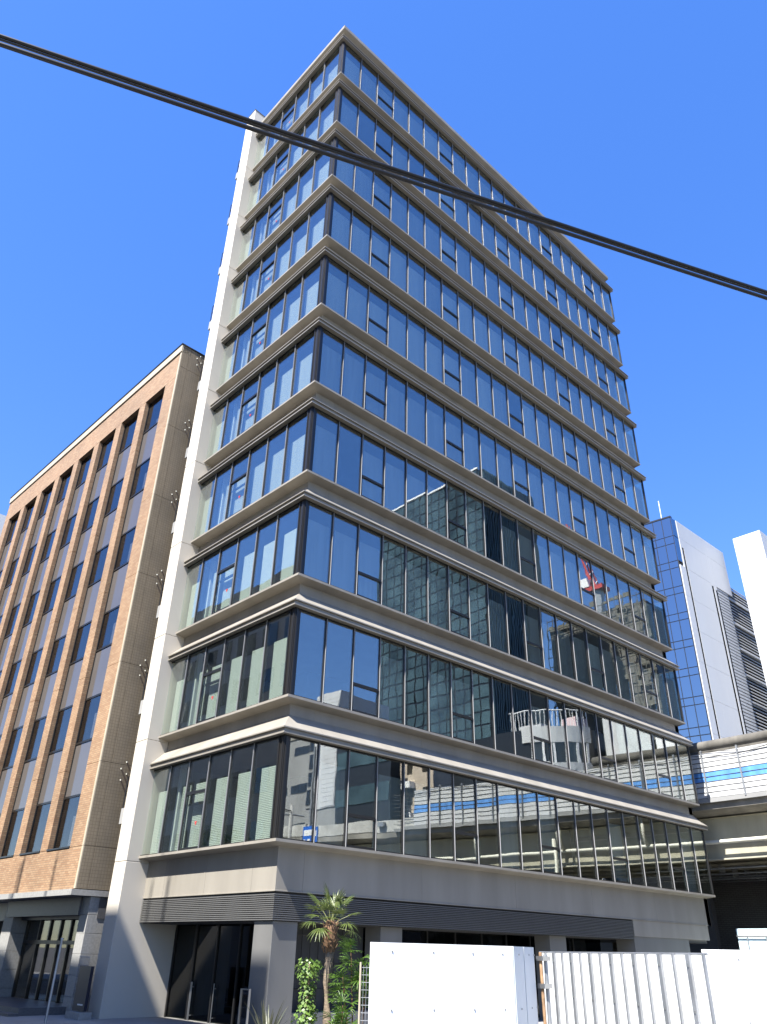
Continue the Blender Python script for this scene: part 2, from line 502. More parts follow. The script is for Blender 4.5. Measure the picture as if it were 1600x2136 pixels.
noseL = MB().box(0.012,0.039,-0.006,0.006,0.032,WH-0.004).mesh('mullion_nose','nose_metal')
railR = MB().box(OR,LR-0.12,0.035,0.13,0.031,0.062).mesh('sill_rail','frame')
railL = MB().box(0.035,0.13,OL,LL-0.005,0.031,0.062).mesh('sill_rail','frame')
headR = MB().box(0.05,LR-0.05,0.041,0.16,WH-0.022,WH+0.13).mesh('head_rail','frame')
headL = MB().box(0.041,0.16,0.165,LL-0.005,WH-0.022,WH+0.13).mesh('head_rail','frame')
post = MB().box(0.03,0.16,0.03,0.29,0.031,WH-0.004).box(0.161,0.14+OR-0.03,0.045,0.15,0.031,WH-0.004).box(0.0,0.028,0.235,0.285,0.031,WH-0.004).box(0.005,0.028,0.06,0.11,0.031,WH-0.004).box(0.07,0.12,0.0,0.028,0.031,WH-0.004).mesh('corner_post','mullion_metal')
endpost = MB().box(LR-0.10,LR-0.035,0.02,0.14,0.031,WH-0.004).mesh('end_post','mullion_metal')
endglass = MB().box(LR-0.085,LR-0.065,0.16,DEP-0.1,0.07,WH-0.03).mesh('end_glazing','facade_glass')
blR = MB().box(-0.02,PR-0.16,0.30,0.312,0.05,2.32).mesh('blind','screen_dim')
blR2 = MB().box(-0.02,PR-0.16,0.30,0.312,0.05,2.32).mesh('blind','screen_cloth')
blL = {}
for nm in ('blind_slats','screen_cloth'):
    blL[nm] = MB().box(0.36,0.372,0.0,0.70 if nm == 'blind_slats' else 0.86,0.05,2.12).mesh('blind',nm)
    blL[nm,2] = MB().box(0.36,0.372,0.0,0.52,0.05,2.12).mesh('blind',nm)
colw = MB().box(0.45,0.62,-0.09,0.09,0.0,2.98).mesh('interior_column','white_column')
rr = random.Random(3)
for f in range(NF):
    z = Z0+FH*f
    for nm,me in (('sill_rail',railR),('sill_rail',railL),('head_rail',headR),('head_rail',headL),('corner_post',post),('end_post',endpost),('end_glazing',endglass)):
        inst(nm, me, (0,0,z), ob)
    for k in range(21):
        x = OR+PR*k
        if k in (2,6,10,14,18):
            v = inst('vent_window', ventR, (x,0,z), ob)
            for me in vpR: inst('pane', me, (x,0,z), v, (rr.gauss(0,0.0016),0,rr.gauss(0,0.0016)))
        else:
            inst('fixed_pane', pane_R, (x,0,z), ob, (rr.gauss(0,0.0016),0,rr.gauss(0,0.0016)))
        if k: inst('mullion_nose', noseR, (x,0,z), inst('mullion', mulR, (x,0,z), ob))
        if f >= 2 or rr.random() < 0.25:
            if rr.random() < 0.93:
                b = inst('blind', blR2 if (f in (5,6) and k < 12 and rr.random() < 0.8) or rr.random() < 0.08 else blR, (x+0.32,0,z+rr.choice((0,0,0,0.02,0.25 if f > 3 else 0))), ob)
    for k in range(6):
        y = OL+PL*k
        if k == 3:
            v = inst('vent_window', ventL, (0,y,z), ob)
            for me in vpL: inst('pane', me, (0,y,z), v, (0,rr.gauss(0,0.0016),rr.gauss(0,0.0016)))
        else:
            inst('fixed_pane', pane_L, (0,y,z), ob, (0,rr.gauss(0,0.0016),rr.gauss(0,0.0016)))
        if k: inst('mullion_nose', noseL, (0,y,z), inst('mullion', mulL, (0,y,z), ob))
        if k != 4:
            inst('blind', blL['blind_slats'] if f < 3 else blL['screen_cloth'], (0,y+0.50,z), ob)
        else:
            inst('blind', blL['blind_slats' if f < 3 else 'screen_cloth',2], (0,y+0.28,z), ob)
            inst('interior_column', colw, (0,y+1.28,z), ob)
    B('partition', 'interior_wall', ob, 0.40, 4.5, LL-0.33, LL-0.03, z, z+2.97)
    # emergency-access triangle on the left vent pane
    t = MB(); y = OL+PL*3+0.42; zz = z+0.72
    t.add([(0.058,y-0.065,zz+0.13),(0.058,y+0.065,zz+0.13),(0.058,y,zz),(0.0645,y-0.065,zz+0.13),(0.0645,y+0.065,zz+0.13),(0.0645,y,zz)], [(0,2,1),(3,4,5),(0,1,4,3),(1,2,5,4),(2,0,3,5)])
    t.build('access_triangle', 'red_paint', ob)

# end wall (pale fin) in storey-high panels
fz = [GZ, 4.08]+[4.08+4*k for k in range(1,11)]+[45.36]
for a,b in zip(fz[:-1], fz[1:]):
    B('end_wall_panel', 'fin_panel', ob, -0.43, 3.2, LL, 8.62, a+0.006, b-0.006, bevel=0.012)
B('end_wall_core', 'fin_panel', ob, -0.405, 3.18, LL+0.02, 8.60, GZ, 45.34)
B('end_wall_cap', 'louvre', ob, -0.45, 3.22, LL-0.02, 8.64, 45.362, 45.42)
# small service balconies on the hidden side of the end wall
for k in range(10):
    z = 5.33+3.87*k
    sb = MB().box(-0.36,0.9,8.625,8.98,z,z+0.52).build('service_balcony','office_grey',ob)
    m = MB()
    m.tube([(-0.33,8.95,z+0.521),(-0.33,8.95,z+1.6)],0.02,6); m.tube([(-0.33,8.66,z+0.521),(-0.33,8.66,z+1.6)],0.02,6)
    m.tube([(-0.33,8.66,z+1.6),(-0.33,8.95,z+1.6)],0.02,6); m.tube([(-0.33,8.66,z+1.1),(-0.33,8.95,z+1.1)],0.015,6)
    m.build('railing','frame',sb)
    if k < 6:
        for j,(dx,dy,dz) in enumerate(((0,0,0),(0.22,0.16,0.18),(0.05,-0.05,-0.26),(0.27,0.02,-0.10))):
            a = Vector((-0.62+dx*0.9, 9.02+dy*0.4, z+1.85+dz*1.5)); b = a+Vector((0.50,-0.05,-0.80))
            r_ = MB().tube([a,b],0.027,6).build('bracket_rod','bracket_brown',sb)
            MB().tube([a+Vector((0,0,-0.02)),a+Vector((-0.012,0,0.03))],0.026,8).build('rod_cap','pipe_paint',sb)

# ground storey
BZ = Z0-1.235                                  # underside of the base panels
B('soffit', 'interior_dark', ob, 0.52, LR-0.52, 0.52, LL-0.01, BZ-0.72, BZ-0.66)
for k in range(13):
    z = 2.30+0.0505*k
    s = [(0.385,0.0),(0.385,0.026),(0.44,0.036),(0.44,0.004)]
    if k == 0:
        slatR = seg(s,'R',0,18.40,1,0,0).mesh('louvre_slat','louvre')
        slatL = seg(s,'L',0,LL-0.005,1,0,0).mesh('louvre_slat','louvre')
    inst('louvre_slat', slatR, (0,0,z), ob)
    inst('louvre_slat', slatL, (0,0,z), ob)
seg([(0.445,2.29),(0.445,2.99),(0.50,2.99),(0.50,2.29)],'R',0,18.4,1,0,0).build('louvre_backing','frame',ob)
seg([(0.445,2.29),(0.445,2.99),(0.50,2.99),(0.50,2.29)],'L',0,LL-0.005,1,0,0).build('louvre_backing','frame',ob)
B('end_panel', 'panel', ob, 18.42, LR-0.42, 0.42, 1.2, 2.40, BZ-0.004)
B('corner_column', 'column_grey', ob, 0.46, 1.30, 0.46, 1.32, GZ, 2.285, bevel=0.01)
B('column', 'column_grey', ob, 4.55, 5.45, 0.62, 1.3, GZ, 2.285)
B('column', 'column_grey', ob, 12.95, 13.95, 0.62, 1.3, GZ, 2.285)
B('end_pier', 'column_grey', ob, 18.44, 22.90, 0.46, 1.3, GZ, 2.396)
B('rear_pier', 'panel', ob, 24.0, 24.7, 4.0, 5.0, GZ, 2.396)
# shopfront glazing set back under the building
B('shopfront', 'clear_glass', ob, 2.0, 18.4, 2.05, 2.07, GZ, 2.28)
for x in (2.0,3.1,4.2,5.3,6.6,8.0,9.4,10.8,12.2,13.6,15.0,16.4):
    B('shopfront_mullion', 'frame', ob, x-0.03, x+0.03, 2.0, 2.045, GZ, 2.28)
for k in range(6):
    B('mint_panel', 'mint', ob, 2.75+0.29*k, 2.75+0.29*k+0.26, 1.45, 1.47+0.012*(k%2), 0.95, 2.27)
B('inner_wall', 'interior_dark', ob, 1.9, 18.4, 3.6, 3.8, GZ, 2.28)
for x,w in ((8.9,0.5),(10.9,0.6),(11.7,0.25)):
    B('inner_panel', 'office_grey', ob, x, x+w, 2.5, 2.56, 0.9, 2.26)
# entrance doors
B('entrance_glass', 'clear_glass', ob, 1.80, 1.82, 1.45, 6.36, GZ+0.14, 2.27)
B('entrance_glass', 'clear_glass', ob, 1.80, 1.82, 6.50, LL-0.08, GZ+0.14, 2.27)
for y in (1.35, 2.6, 3.85, 5.1, 6.36, LL-0.09):
    w = 0.13 if y == 6.36 else 0.07
    B('door_frame', 'frame', ob, 1.76, 1.86, y, y+w, GZ, 2.28)
for y in (6.28, 6.22, 4.95):
    MB().tube([(1.72,y,-0.35),(1.72,y,0.68)],0.016,8).tube([(1.72,y,-0.2),(1.795,y,-0.2)],0.012,6).tube([(1.72,y,0.55),(1.795,y,0.55)],0.012,6).build('door_handle','door_metal',ob)
B('lobby_wall', 'interior_dark', ob, 4.4, 4.55, 1.4, LL-0.02, GZ, 2.28)
B('lobby_side', 'interior_dark', ob, 1.9, 4.4, 1.33, 1.43, GZ, 2.28)
B('planter_wall', 'concrete', ob, 1.36, 4.4, 0.9, 1.2, GZ, 0.15)
mm = MB()
for x in (1.5,1.8,2.1,2.4,2.7,3.0,3.3,3.6):
    mm.tube([(x,1.25,0.16),(x,1.25,2.25)],0.012,5)
for z in (0.7,1.0,1.3,2.0):
    mm.tube([(1.45,1.25,z),(3.7,1.25,z)],0.012,5)
mm.build('security_grille','frame',ob)

# ------------------------------------------------------------------ brick building next door (local frame: x inwards, y along the front)
bb = thing('brick_building', 'eight bay orange brick building with tall recessed window strips left of the office building', 'building', (-1.25,9.46,0), BA, local=True)
BH = 27.35
zj = [4.60, 7.43, 11.18, 15.0, 18.75, 22.5, 25.40]
UO = [1.12+2.5*k for k in range(8)]
BW = 1.88
UEND = UO[-1]+BW+0.85
pier_cache = {}
for k in range(9):
    u0 = 0.13 if k == 0 else UO[k-1]+BW
    u1 = UO[k] if k < 8 else UEND
    for a,b in zip(zj[:-1],zj[1:]):
        B('brick_pier','brick',bb,0.0,0.21,u0,u1,a+0.008,b-0.008)
for a,b in ((0.13,UO[2]-0.3),(UO[2]-0.3,UO[5]-0.3),(UO[5]-0.3,UEND)):
    B('brick_lintel','brick',bb,0.0,0.21,a+0.004,b-0.004,25.408,26.84)
    B('brick_base','brick',bb,0.0,0.21,a+0.004,b-0.004,3.26,4.592)
for a,b in zip([3.26]+zj,zj+[26.84]):
    B('corner_strip','stone_cream',bb,-0.015,0.03,0.0,0.125,a+0.006,b-0.006)
B('cornice','stone_cream',bb,-0.06,0.5,-0.0,UEND+0.02,26.88,27.30,bevel=0.01)
B('cornice_groove','frame',bb,0.03,0.4,0.02,UEND,26.835,26.885)
B('roof_cap','frame',bb,-0.09,14.0,-0.03,UEND+0.04,27.302,27.37)
zs_ = [3.26,4.60,7.43,11.18,15.0,18.75,22.5,26.0,27.30]
for a,b in zip(zs_[:-1],zs_[1:]):
    B('side_tile_panel','tan_tile',bb,0.034,0.40,0.0,0.124,a+0.008,b-0.008)
    B('side_tile_panel','tan_tile',bb,0.412,13.9,0.0,0.4,a+0.008,b-0.008)
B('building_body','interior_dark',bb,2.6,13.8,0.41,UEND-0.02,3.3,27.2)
B('roof_slab','ceiling',bb,0.28,2.59,0.41,UEND-0.02,26.3,27.2)
B('far_side_wall','tan_tile',bb,0.37,13.9,UEND-0.4,UEND,3.26,27.2)
vis = [(25.40,23.53),(21.50,19.80),(17.82,16.06),(14.01,12.33),(10.26,8.49),(6.45,4.62)]
gx0, gx1 = 0.22, 0.24
for k,u0 in enumerate(UO):
    u1 = u0+BW
    prev = None
    for j,(zt,zl) in enumerate(vis):
        B('vision_pane','office_glass',bb,gx0,gx1,u0+0.06,u1-0.06,zl+0.04,zt-0.04)
        if j < 5:
            B('spandrel_pane','spandrel_glass',bb,gx0,gx1+0.02,u0+0.06,u1-0.06,vis[j+1][0]+0.04,zl-0.04)
        B('transom','frame',bb,0.19,0.27,u0+0.001,u1-0.001,zl-0.04,zl+0.04)
        if j: B('transom','frame',bb,0.19,0.27,u0+0.001,u1-0.001,zt-0.04,zt+0.04)
        B('window_floor','ceiling',bb,0.272,2.58,u0,u1,zl-0.6,zl-0.05)
        q = rnd.random()
        if k == 0 or q < 0.25:
            h = zt-zl
            B('roller_blind','white_column',bb,0.32,0.33,u0+0.15,u0+(0.95 if k == 0 else 0.7),zl+0.05,zl+h*(0.62 if j else 0.05+0.2))
        elif q < 0.6:
            B('window_post','steel',bb,0.275,0.33,u0+0.55,u0+0.62,zl+0.04,zt-0.04)
    B('window_jamb','frame',bb,0.19,0.268,u0+0.001,u0+0.058,4.66,25.39)
    B('window_jamb','frame',bb,0.19,0.268,u1-0.058,u1-0.001,4.66,25.39)
    B('window_sill','frame',bb,-0.03,0.21,u0+0.002,u1-0.002,4.585,4.64)
# its ground storey
for a,b in ((-0.05,3.2),(3.206,6.5),(6.506,UEND)):
    B('canopy','granite',bb,-0.14,1.2,a,b-0.0,3.06,3.24)
B('canopy_return','granite',bb,1.206,6.0,-0.05,0.4,3.06,3.24)
B('fascia','granite_dark',bb,0.55,0.9,0.62,6.9,2.50,3.05)
B('upper_wall','granite_dark',bb,0.95,1.3,-0.0,UEND,2.4,3.05)
for z0,z1 in ((GZ,0.15),(0.156,0.75),(0.756,1.35),(1.356,1.95),(1.956,2.5),(2.506,3.05)):
    B('pillar_block','granite',bb,0.62,1.3,0.02,0.62,z0,z1,bevel=0.008)
    B('pillar_block','granite',bb,0.62,1.3,6.3,7.2,z0,z1,bevel=0.008)
B('side_granite','granite',bb,1.31,6.0,0.0,0.4,GZ,3.05)
B('entrance_glass','office_glass',bb,1.25,1.27,0.63,6.28,-0.1,2.4)
for u in (0.66,1.5,2.35,3.2,4.1,5.0,6.2):
    B('door_frame','frame',bb,1.19,1.30,u,u+0.09,-0.12,2.4)
B('door_header','frame',bb,1.19,1.30,0.63,6.28,1.62,1.74)
B('lobby_back','interior_dark',bb,2.4,2.5,0.45,UEND-0.1,GZ,3.05)
B('lobby_ceiling','interior_dark',bb,0.40,2.59,0.42,UEND-0.42,3.262,3.30)
B('entrance_step','granite_dark',bb,-0.9,1.3,0.3,6.9,GZ+0.12,-0.12)
B('entrance_step','granite_dark',bb,-1.25,-0.905,0.2,7.1,GZ+0.12,-0.26)

# ------------------------------------------------------------------ elevated expressway
EP = [(27.6,60),(27.6,30),(27.5,14),(27.35,6),(27.2,1.5),(27.1,-1.5),(26.9,-4),(26.6,-7),(26.2,-11),(25.6,-14.5),(24.95,-18),(24.3,-21),(23.3,-25),(22.1,-30),(19.2,-40),(15.5,-51),(9.0,-66)]
def catmull(P, n=6):
    out = []
    for i in range(len(P)-1):
        p0,p1,p2,p3 = [Vector(P[max(0,min(len(P)-1,i+j))]) for j in (-1,0,1,2)]
        for k in range(n):
            t = k/n
            out.append(0.5*((2*p1)+(p2-p0)*t+(2*p0-5*p1+4*p2-p3)*t*t+(3*p1-p0-3*p2+p3)*t**3))
    out.append(Vector(P[-1]))
    return out
PATH = catmull(EP)
def path_from(y_hi, y_lo):
    return [p for p in PATH if y_lo-0.01 <= p.y <= y_hi+0.01]
def norm_at(pts, i):
    d = (pts[min(i+1,len(pts)-1)]-pts[max(i-1,0)]).normalized()
    return Vector((-d.y, d.x))                 # to the far side (+x)
def sweep(pts, poly):
    """closed cross-section poly of (offset to the far side, z) along pts"""
    n = len(poly); vs = []; fs = []
    for i,p in enumerate(pts):
        nn = norm_at(pts,i)
        for o,z in poly: vs.append((p.x+nn.x*o, p.y+nn.y*o, z))
    for i in range(len(pts)-1):
        for k in range(n):
            fs.append((i*n+k, i*n+(k+1)%n, (i+1)*n+(k+1)%n, (i+1)*n+k))
    fs.append(tuple(range(n))); fs.append(tuple(range((len(pts)-1)*n, len(pts)*n)))
    return MB().add(vs, fs)
def rect(o0,o1,z0,z1): return [(o0,z0),(o1,z0),(o1,z1),(o0,z1)]
ex = thing('expressway', 'elevated expressway on beige girders with white and blue noise barrier behind the office building', 'expressway', (27.2,0,GZ))
allp = PATH
sweep(allp, [(0.0,8.30),(0.0,8.62),(0.25,8.66),(9.6,8.70),(9.6,8.30),(7.6,8.05),(1.6,8.05)]).build('deck','concrete',ex)
sweep(allp, [(0.0,8.665),(0.04,9.40),(0.26,9.40),(0.30,8.665)]).build('parapet','parapet_concrete',ex)
sweep(allp, [(9.3,8.705),(9.32,9.40),(9.54,9.40),(9.56,8.705)]).build('parapet','concrete',ex)
for o in (1.25,3.6,6.0,8.2):
    sweep(allp, [(o-0.22,6.05),(o+0.22,6.05),(o+0.22,6.12),(o+0.03,6.14),(o+0.03,8.02),(o+0.2,8.05),(o-0.2,8.05),(o-0.03,8.02),(o-0.03,6.14),(o-0.22,6.12)]).build('girder','girder_paint',ex)
pp = path_from(30,-26)
MB().tube([(p.x+norm_at(pp,i).x*0.72, p.y+norm_at(pp,i).y*0.72, 6.85) for i,p in enumerate(pp)], 0.10, 10).build('drain_pipe','pipe_paint',ex,smooth=True)
def path_at(y):
    for a,b in zip(PATH[:-1],PATH[1:]):
        if b.y <= y <= a.y:
            t = (a.y-y)/(a.y-b.y); p = a.lerp(b,t); d = (b-a).normalized(); return p, d, Vector((-d.y,d.x))
for y in (-4.2,-9.4,-15.0):
    p,d,n_ = path_at(y)
    q = lambda o,z: (p.x+n_.x*o, p.y+n_.y*o, z)
    MB().tube([q(0.30,8.3),q(0.34,7.5),q(0.5,7.05),q(0.72,6.85)],0.085,10).build('down_pipe','pipe_paint',ex,smooth=True)
p,d,n_ = path_at(-9.4)
q = lambda o,z,s=0: (p.x+n_.x*o+d.x*s, p.y+n_.y*o+d.y*s, z)
MB().tube([q(0.55,7.6,0.4),q(0.55,5.1,0.4),q(0.62,4.75,0.45),q(0.85,4.55,0.6)],0.11,10).build('down_pipe','pipe_paint',ex,smooth=True)
for y in (24,-33,-52):
    p,d,n_ = path_at(y)
    c = Vector((p.x+n_.x*4.7, p.y+n_.y*4.7, 0))
    A = [(d.x,d.y,0),(n_.x,n_.y,0),(0,0,1)]
    MB().obox((c.x,c.y,(GZ+5.0)/2),A,(0.9,1.0,(5.0-GZ)/2)).obox((c.x,c.y,5.52),A,(0.9,4.2,0.52)).build('pier','concrete',ex,bevel=0.05)
# noise barrier: posts, rows of panels, rails
ROWS = [8.82,9.08,9.34,9.59,9.835,10.08,10.32,10.56,10.79,11.02]
ys = [12-1.95*k for k in range(17)]
ys = [y for y in ys if y > -21.2]
for a,b in zip(ys[:-1],ys[1:]):
    (pa,da,na),(pb,db,nb) = path_at(a),path_at(b)
    A0 = pa-na*0.14; B0 = pb-nb*0.14
    dd = (B0-A0); L = dd.length; dd.normalize(); nn = Vector((-dd.y,dd.x))
    for r in range(len(ROWS)-1):
        c = (A0+B0)/2
        blue = r in (3,4)
        me = MB().obox((0,0,0),[(1,0,0),(0,1,0),(0,0,1)],(L/2-0.02,0.035,(ROWS[r+1]-ROWS[r])/2-0.012)).mesh('barrier_panel','barrier_blue' if blue else 'barrier_white')
        inst('barrier_panel', me, (c.x+rr.uniform(-.004,.004),c.y,(ROWS[r]+ROWS[r+1])/2), ex, (rr.uniform(-.006,.006),0,math.atan2(dd.y,dd.x)))
    MB().obox((A0.x,A0.y,9.95),[(da.x,da.y,0),(na.x,na.y,0),(0,0,1)],(0.045,0.075,1.22)).build('barrier_post','steel',ex)
    MB().tube([(A0.x-na.x*0.10,A0.y-na.y*0.10,8.75),(A0.x-na.x*0.10,A0.y-na.y*0.10,11.1)],0.014,5).build('guide_rod','steel',ex)
bp_ = path_from(12,-20.9)
for z in ROWS[1:-1]:
    MB().tube([(p.x-norm_at(bp_,i).x*0.185,p.y-norm_at(bp_,i).y*0.185,z) for i,p in enumerate(bp_)],0.017,5).build('barrier_rail','rail_dark',ex)
for dz in (0.0,0.12):
    pts = []
    for i,p in enumerate(bp_):
        pts.append((p.x-norm_at(bp_,i).x*0.24,p.y-norm_at(bp_,i).y*0.24,10.86+dz+0.10*math.sin(p.y*1.1+dz*9)))
    MB().tube(pts,0.012,5).build('barrier_cable','cable_rubber',ex)
sweep(bp_, [(-0.20,8.60),(-0.20,8.81),(-0.02,8.81),(-0.02,8.60)]).build('barrier_foot','office_grey',ex)
cp = path_from(14,-6.6)
MB().tube([(p.x+norm_at(cp,i).x*0.05,p.y+norm_at(cp,i).y*0.05,11.40) for i,p in enumerate(cp)],0.27,14).build('barrier_cap','stained_concrete',ex,smooth=True)
sweep(cp, rect(-0.10,0.20,11.03,11.2)).build('cap_bracket','stained_concrete',ex)
p,d,n_ = path_at(-21.4)
MB().obox((p.x-n_.x*0.1,p.y-n_.y*0.1,9.15),[(d.x,d.y,0),(n_.x,n_.y,0),(0,0,1)],(0.25,0.12,0.14)).build('junction_box','steel',ex)

# things under and beside the expressway
ug = thing('tiled_building', 'dark tiled low building in the shade beneath the elevated expressway', 'building', (38.0,2.0,GZ))
B('wall','wall_tile',ug,37.0,45,-8,26,GZ,7.6)
B('roof','concrete',ug,36.9,45.1,-8.1,26.1,7.605,7.75)
for k in range(5):
    B('window_lattice','olive_dark',ug,36.93,36.99,1.2+0.24*k,1.32+0.24*k,3.3,5.2)
uw = B('underpass_wall','granite_dark',None,33.2,33.6,4.2,26,GZ,6.0); tag(uw,'dark retaining wall under the expressway right behind the office building','wall')
for k in range(5):
    sl = thing('underpass_pipe','thin grey service pipe run %s under the expressway deck'%('nearest the barrier','second from the barrier','in the middle','second from the far side','on the far side')[k],'pipe',(29+k*1.5,4,5.7),group='service pipes under the deck')
    MB().tube([(29+k*1.5,-6,5.75-0.12*(k%3)),(29.4+k*1.5,20,5.75-0.12*(k%3))],0.05,6).build('run','steel',sl)
    for y in (-4,2,8,14): MB().box(28.9+k*1.5,29.5+k*1.5,y,y+0.06,5.80-0.12*(k%3),6.04).build('hanger','steel',sl)
ph = thing('pale_hoarding','pale blue hoarding with steel rail at the right edge beyond the white fence','hoarding',(28.0,-1.5,GZ))
for k in range(6):
    B('hoarding_panel','hoarding_blue',ph,28.0,28.03,-3.6+0.7*k,-3.6+0.7*k+0.69,GZ,2.62)
B('top_panel','hoarding_blue',ph,27.97,28.04,-3.7,0.6,2.70,2.98)
MB().tube([(27.9,-3.7,2.66),(27.9,0.6,2.66)],0.03,8).build('rail','steel',ph)
for k in range(5): MB().tube([(27.92,-3.5+k*0.9,GZ),(27.92,-3.5+k*0.9,2.7)],0.028,8).build('post','steel',ph)

# ------------------------------------------------------------------ blue glass tower and white shafts far right
gt = thing('glass_tower','blue glass office tower with white ribbed side wall behind the expressway','building',(67.0,17.6,GZ))
def gpt(s, o=0.0):                             # along the glass front (97 degrees), o = inward
    a = R(97.0); return (67.0+math.cos(a)*s+math.sin(a)*o, 17.58+math.sin(a)*s-math.cos(a)*o)
ZT = 48.27
zz = [ZT, 45.76, 44.75]
for k in range(11):
    zz += [42.46-3.25*k+0.02*k, 41.6-3.25*k+0.02*k]
zz = zz[:24]
zlow = zz[-1]
cw = [0.0,1.1,2.2,3.3,4.4,5.5,6.6,7.7,8.8,9.9]
for i in range(len(zz)-1):
    for j in range(len(cw)-1):
        a0 = gpt(cw[j]+0.045); a1 = gpt(cw[j+1]-0.045); b1 = gpt(cw[j+1]-0.045,0.06); b0 = gpt(cw[j]+0.045,0.06)
        MB().prism([a0,a1,b1,b0], zz[i+1]+0.05, zz[i]-0.05).build('tower_pane','tower_glass',gt)
MB().prism([gpt(-0.05,0.03),gpt(9.95,0.03),gpt(9.95,0.10),gpt(-0.05,0.10)],zlow,ZT+0.02).build('frame_grid','rib_dark',gt)
MB().prism([gpt(-0.08,-0.02),gpt(10,-0.02),gpt(10,0.5),gpt(-0.08,0.5)],ZT+0.02,ZT+0.22).build('roof_edge','rib_dark',gt)
MB().prism([gpt(0.02,1.2),gpt(9.9,1.2),(76.05,27.5),(76.05,17.64)],GZ,ZT-0.3).build('tower_core','tower_white',gt)
# corner return and the ribbed white side (faces the camera side), in panels with dark reveals
wx = [67.0,67.5,68.4]
B('corner_pane','tower_glass',gt,67.02,68.15,17.50,17.56,45.8,ZT-0.05)
B('corner_pane','tower_glass',gt,67.02,68.15,17.50,17.56,42.5,45.7)
B('dark_reveal','tower_joint',gt,68.45,68.83,17.46,17.60,GZ,44.66)
B('dark_reveal','tower_joint',gt,74.75,75.22,17.46,17.60,GZ,41.7)
B('dark_reveal','tower_joint',gt,75.7,76.06,17.46,17.60,GZ,41.4)
for i,zt in enumerate([ZT-0.02]+[ZT-2.4-3.93*k for k in range(12)]):
    zb_ = ZT-2.4-3.93*i
    if zb_ < GZ: break
    for a,b in ((67.1 if zt < 42.4 else 68.16,68.44),(68.84,70.8),(70.81,72.9),(72.91,74.74),(75.23,75.69),(76.07,80.4)):
        if b > 76.0 and zt < 42: continue
        B('side_panel','tower_white',gt,a,b,17.44,17.62,zb_+0.012,zt-0.012)
for a_,b_,z_ in ((68.45,68.83,44.67),(74.75,75.22,41.71),(75.7,76.06,41.41)):
    B('side_panel','tower_white',gt,a_,b_,17.44,17.62,z_,ZT-0.03)
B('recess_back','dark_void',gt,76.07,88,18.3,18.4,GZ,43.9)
for k in range(60):
    z = 41.6-0.42*k
    B('screen_slat','louvre_grey',gt,76.08,79.2,17.5,17.62,z,z+0.30)
for k in range(56):
    z = 43.6-0.42*k
    B('inner_slat','tower_white',gt,79.22,87.0,17.85,17.95,z,z+0.13)
for k in range(8):
    B('landing','tower_white',gt,79.2,87.0,17.70,18.2,41.5-3.3*k,41.7-3.3*k)
MB().tube([gpt(1.2,0.6)+(ZT,),gpt(1.2,0.6)+(ZT+3.0,)],0.05,6).build('lightning_rod','white_paint',gt)
ws = thing('white_shaft','blank white ribbed stair shaft at the far right edge behind the expressway','building',(82.0,13.8,GZ))
for i in range(13):
    zt = 49.5-3.9*i
    for j in range(5):
        B('shaft_panel','tower_white',ws,80.0,80.1,12.16+0.70*j+0.006,12.16+0.70*(j+1)-0.006,max(GZ,zt-3.9)+0.012,zt-0.012)
    for j in range(8):
        B('shaft_panel','tower_white',ws,80.102+0.7*j,80.102+0.7*j+0.69,12.165,12.26,max(GZ,zt-3.9)+0.012,zt-0.012)
B('shaft_core','tower_white',ws,80.09,85.7,12.25,15.64,GZ,49.45)

# pale block far left, behind the brick building
wb = thing('white_block','white apartment block just showing at the left edge behind the brick building','building',(13.5,99,GZ))
B('wall','tower_white',wb,11.5,26,94,112,GZ,57.2)
for k in range(14):
    B('window','office_glass',wb,13,15,93.95,93.99,4+3.6*k,5.6+3.6*k)

# ------------------------------------------------------------------ buildings across the streets (seen as reflections in the glazing; they also cast the street's shade)
def grid_block(name, label, x0,x1,y0,y1,zt, wallm, floors, face, winm='office_glass', cat='building', winh=1.5, zs=3.5, fh=3.4, nx=8, frac=0.7, z0=GZ):
    t = thing(name,label,cat,((x0+x1)/2,(y0+y1)/2,GZ))
    B('wall',wallm,t,x0,x1,y0,y1,z0,zt)
    B('roof','concrete',t,x0-0.1,x1+0.1,y0-0.1,y1+0.1,zt+0.002,zt+0.35)
    for fc in face:
        for k in range(floors):
            za = zs+fh*k
            if za+winh > zt-0.3: break
            L = (y1-y0) if fc in ('W','E') else (x1-x0)
            for j in range(nx):
                a = L*(j+0.5-frac/2)/nx; b = L*(j+0.5+frac/2)/nx
                if fc == 'E': B('window',winm,t,x1+0.005,x1+0.05,y0+a,y0+b,za,za+winh)
                elif fc == 'W': B('window',winm,t,x0-0.05,x0-0.005,y0+a,y0+b,za,za+winh)
                elif fc == 'N': B('window',winm,t,x0+a,x0+b,y1+0.005,y1+0.05,za,za+winh)
                else: B('window',winm,t,x0+a,x0+b,y0-0.05,y0-0.005,za,za+winh)
    return t
sh = grid_block('street_block','dark grey office block across the street, mirrored in the lower left panes',-34,-17.6,-3.65,44,24.7,'office_grey',6,('E',),nx=16,winh=1.7,zs=3.8,fh=3.5)
B('roof_storey','office_cream',sh,-34,-17.62,-3.64,5.3,25.06,27.0)
B('roof_storey','office_cream',sh,-34,-17.62,22.0,44,25.06,27.3)
for y,h,r_ in ((3.2,29.2,0.05),(2.15,29.3,0.07),(7.75,27.6,0.07),(10.7,27.6,0.10),(10.95,27.4,0.05)):
    z_ = 27.0 if y < 5.3 else 25.05
    MB().tube([(-17.75,y,z_),(-17.75,y,h)],r_,8).build('roof_mast','steel',sh)

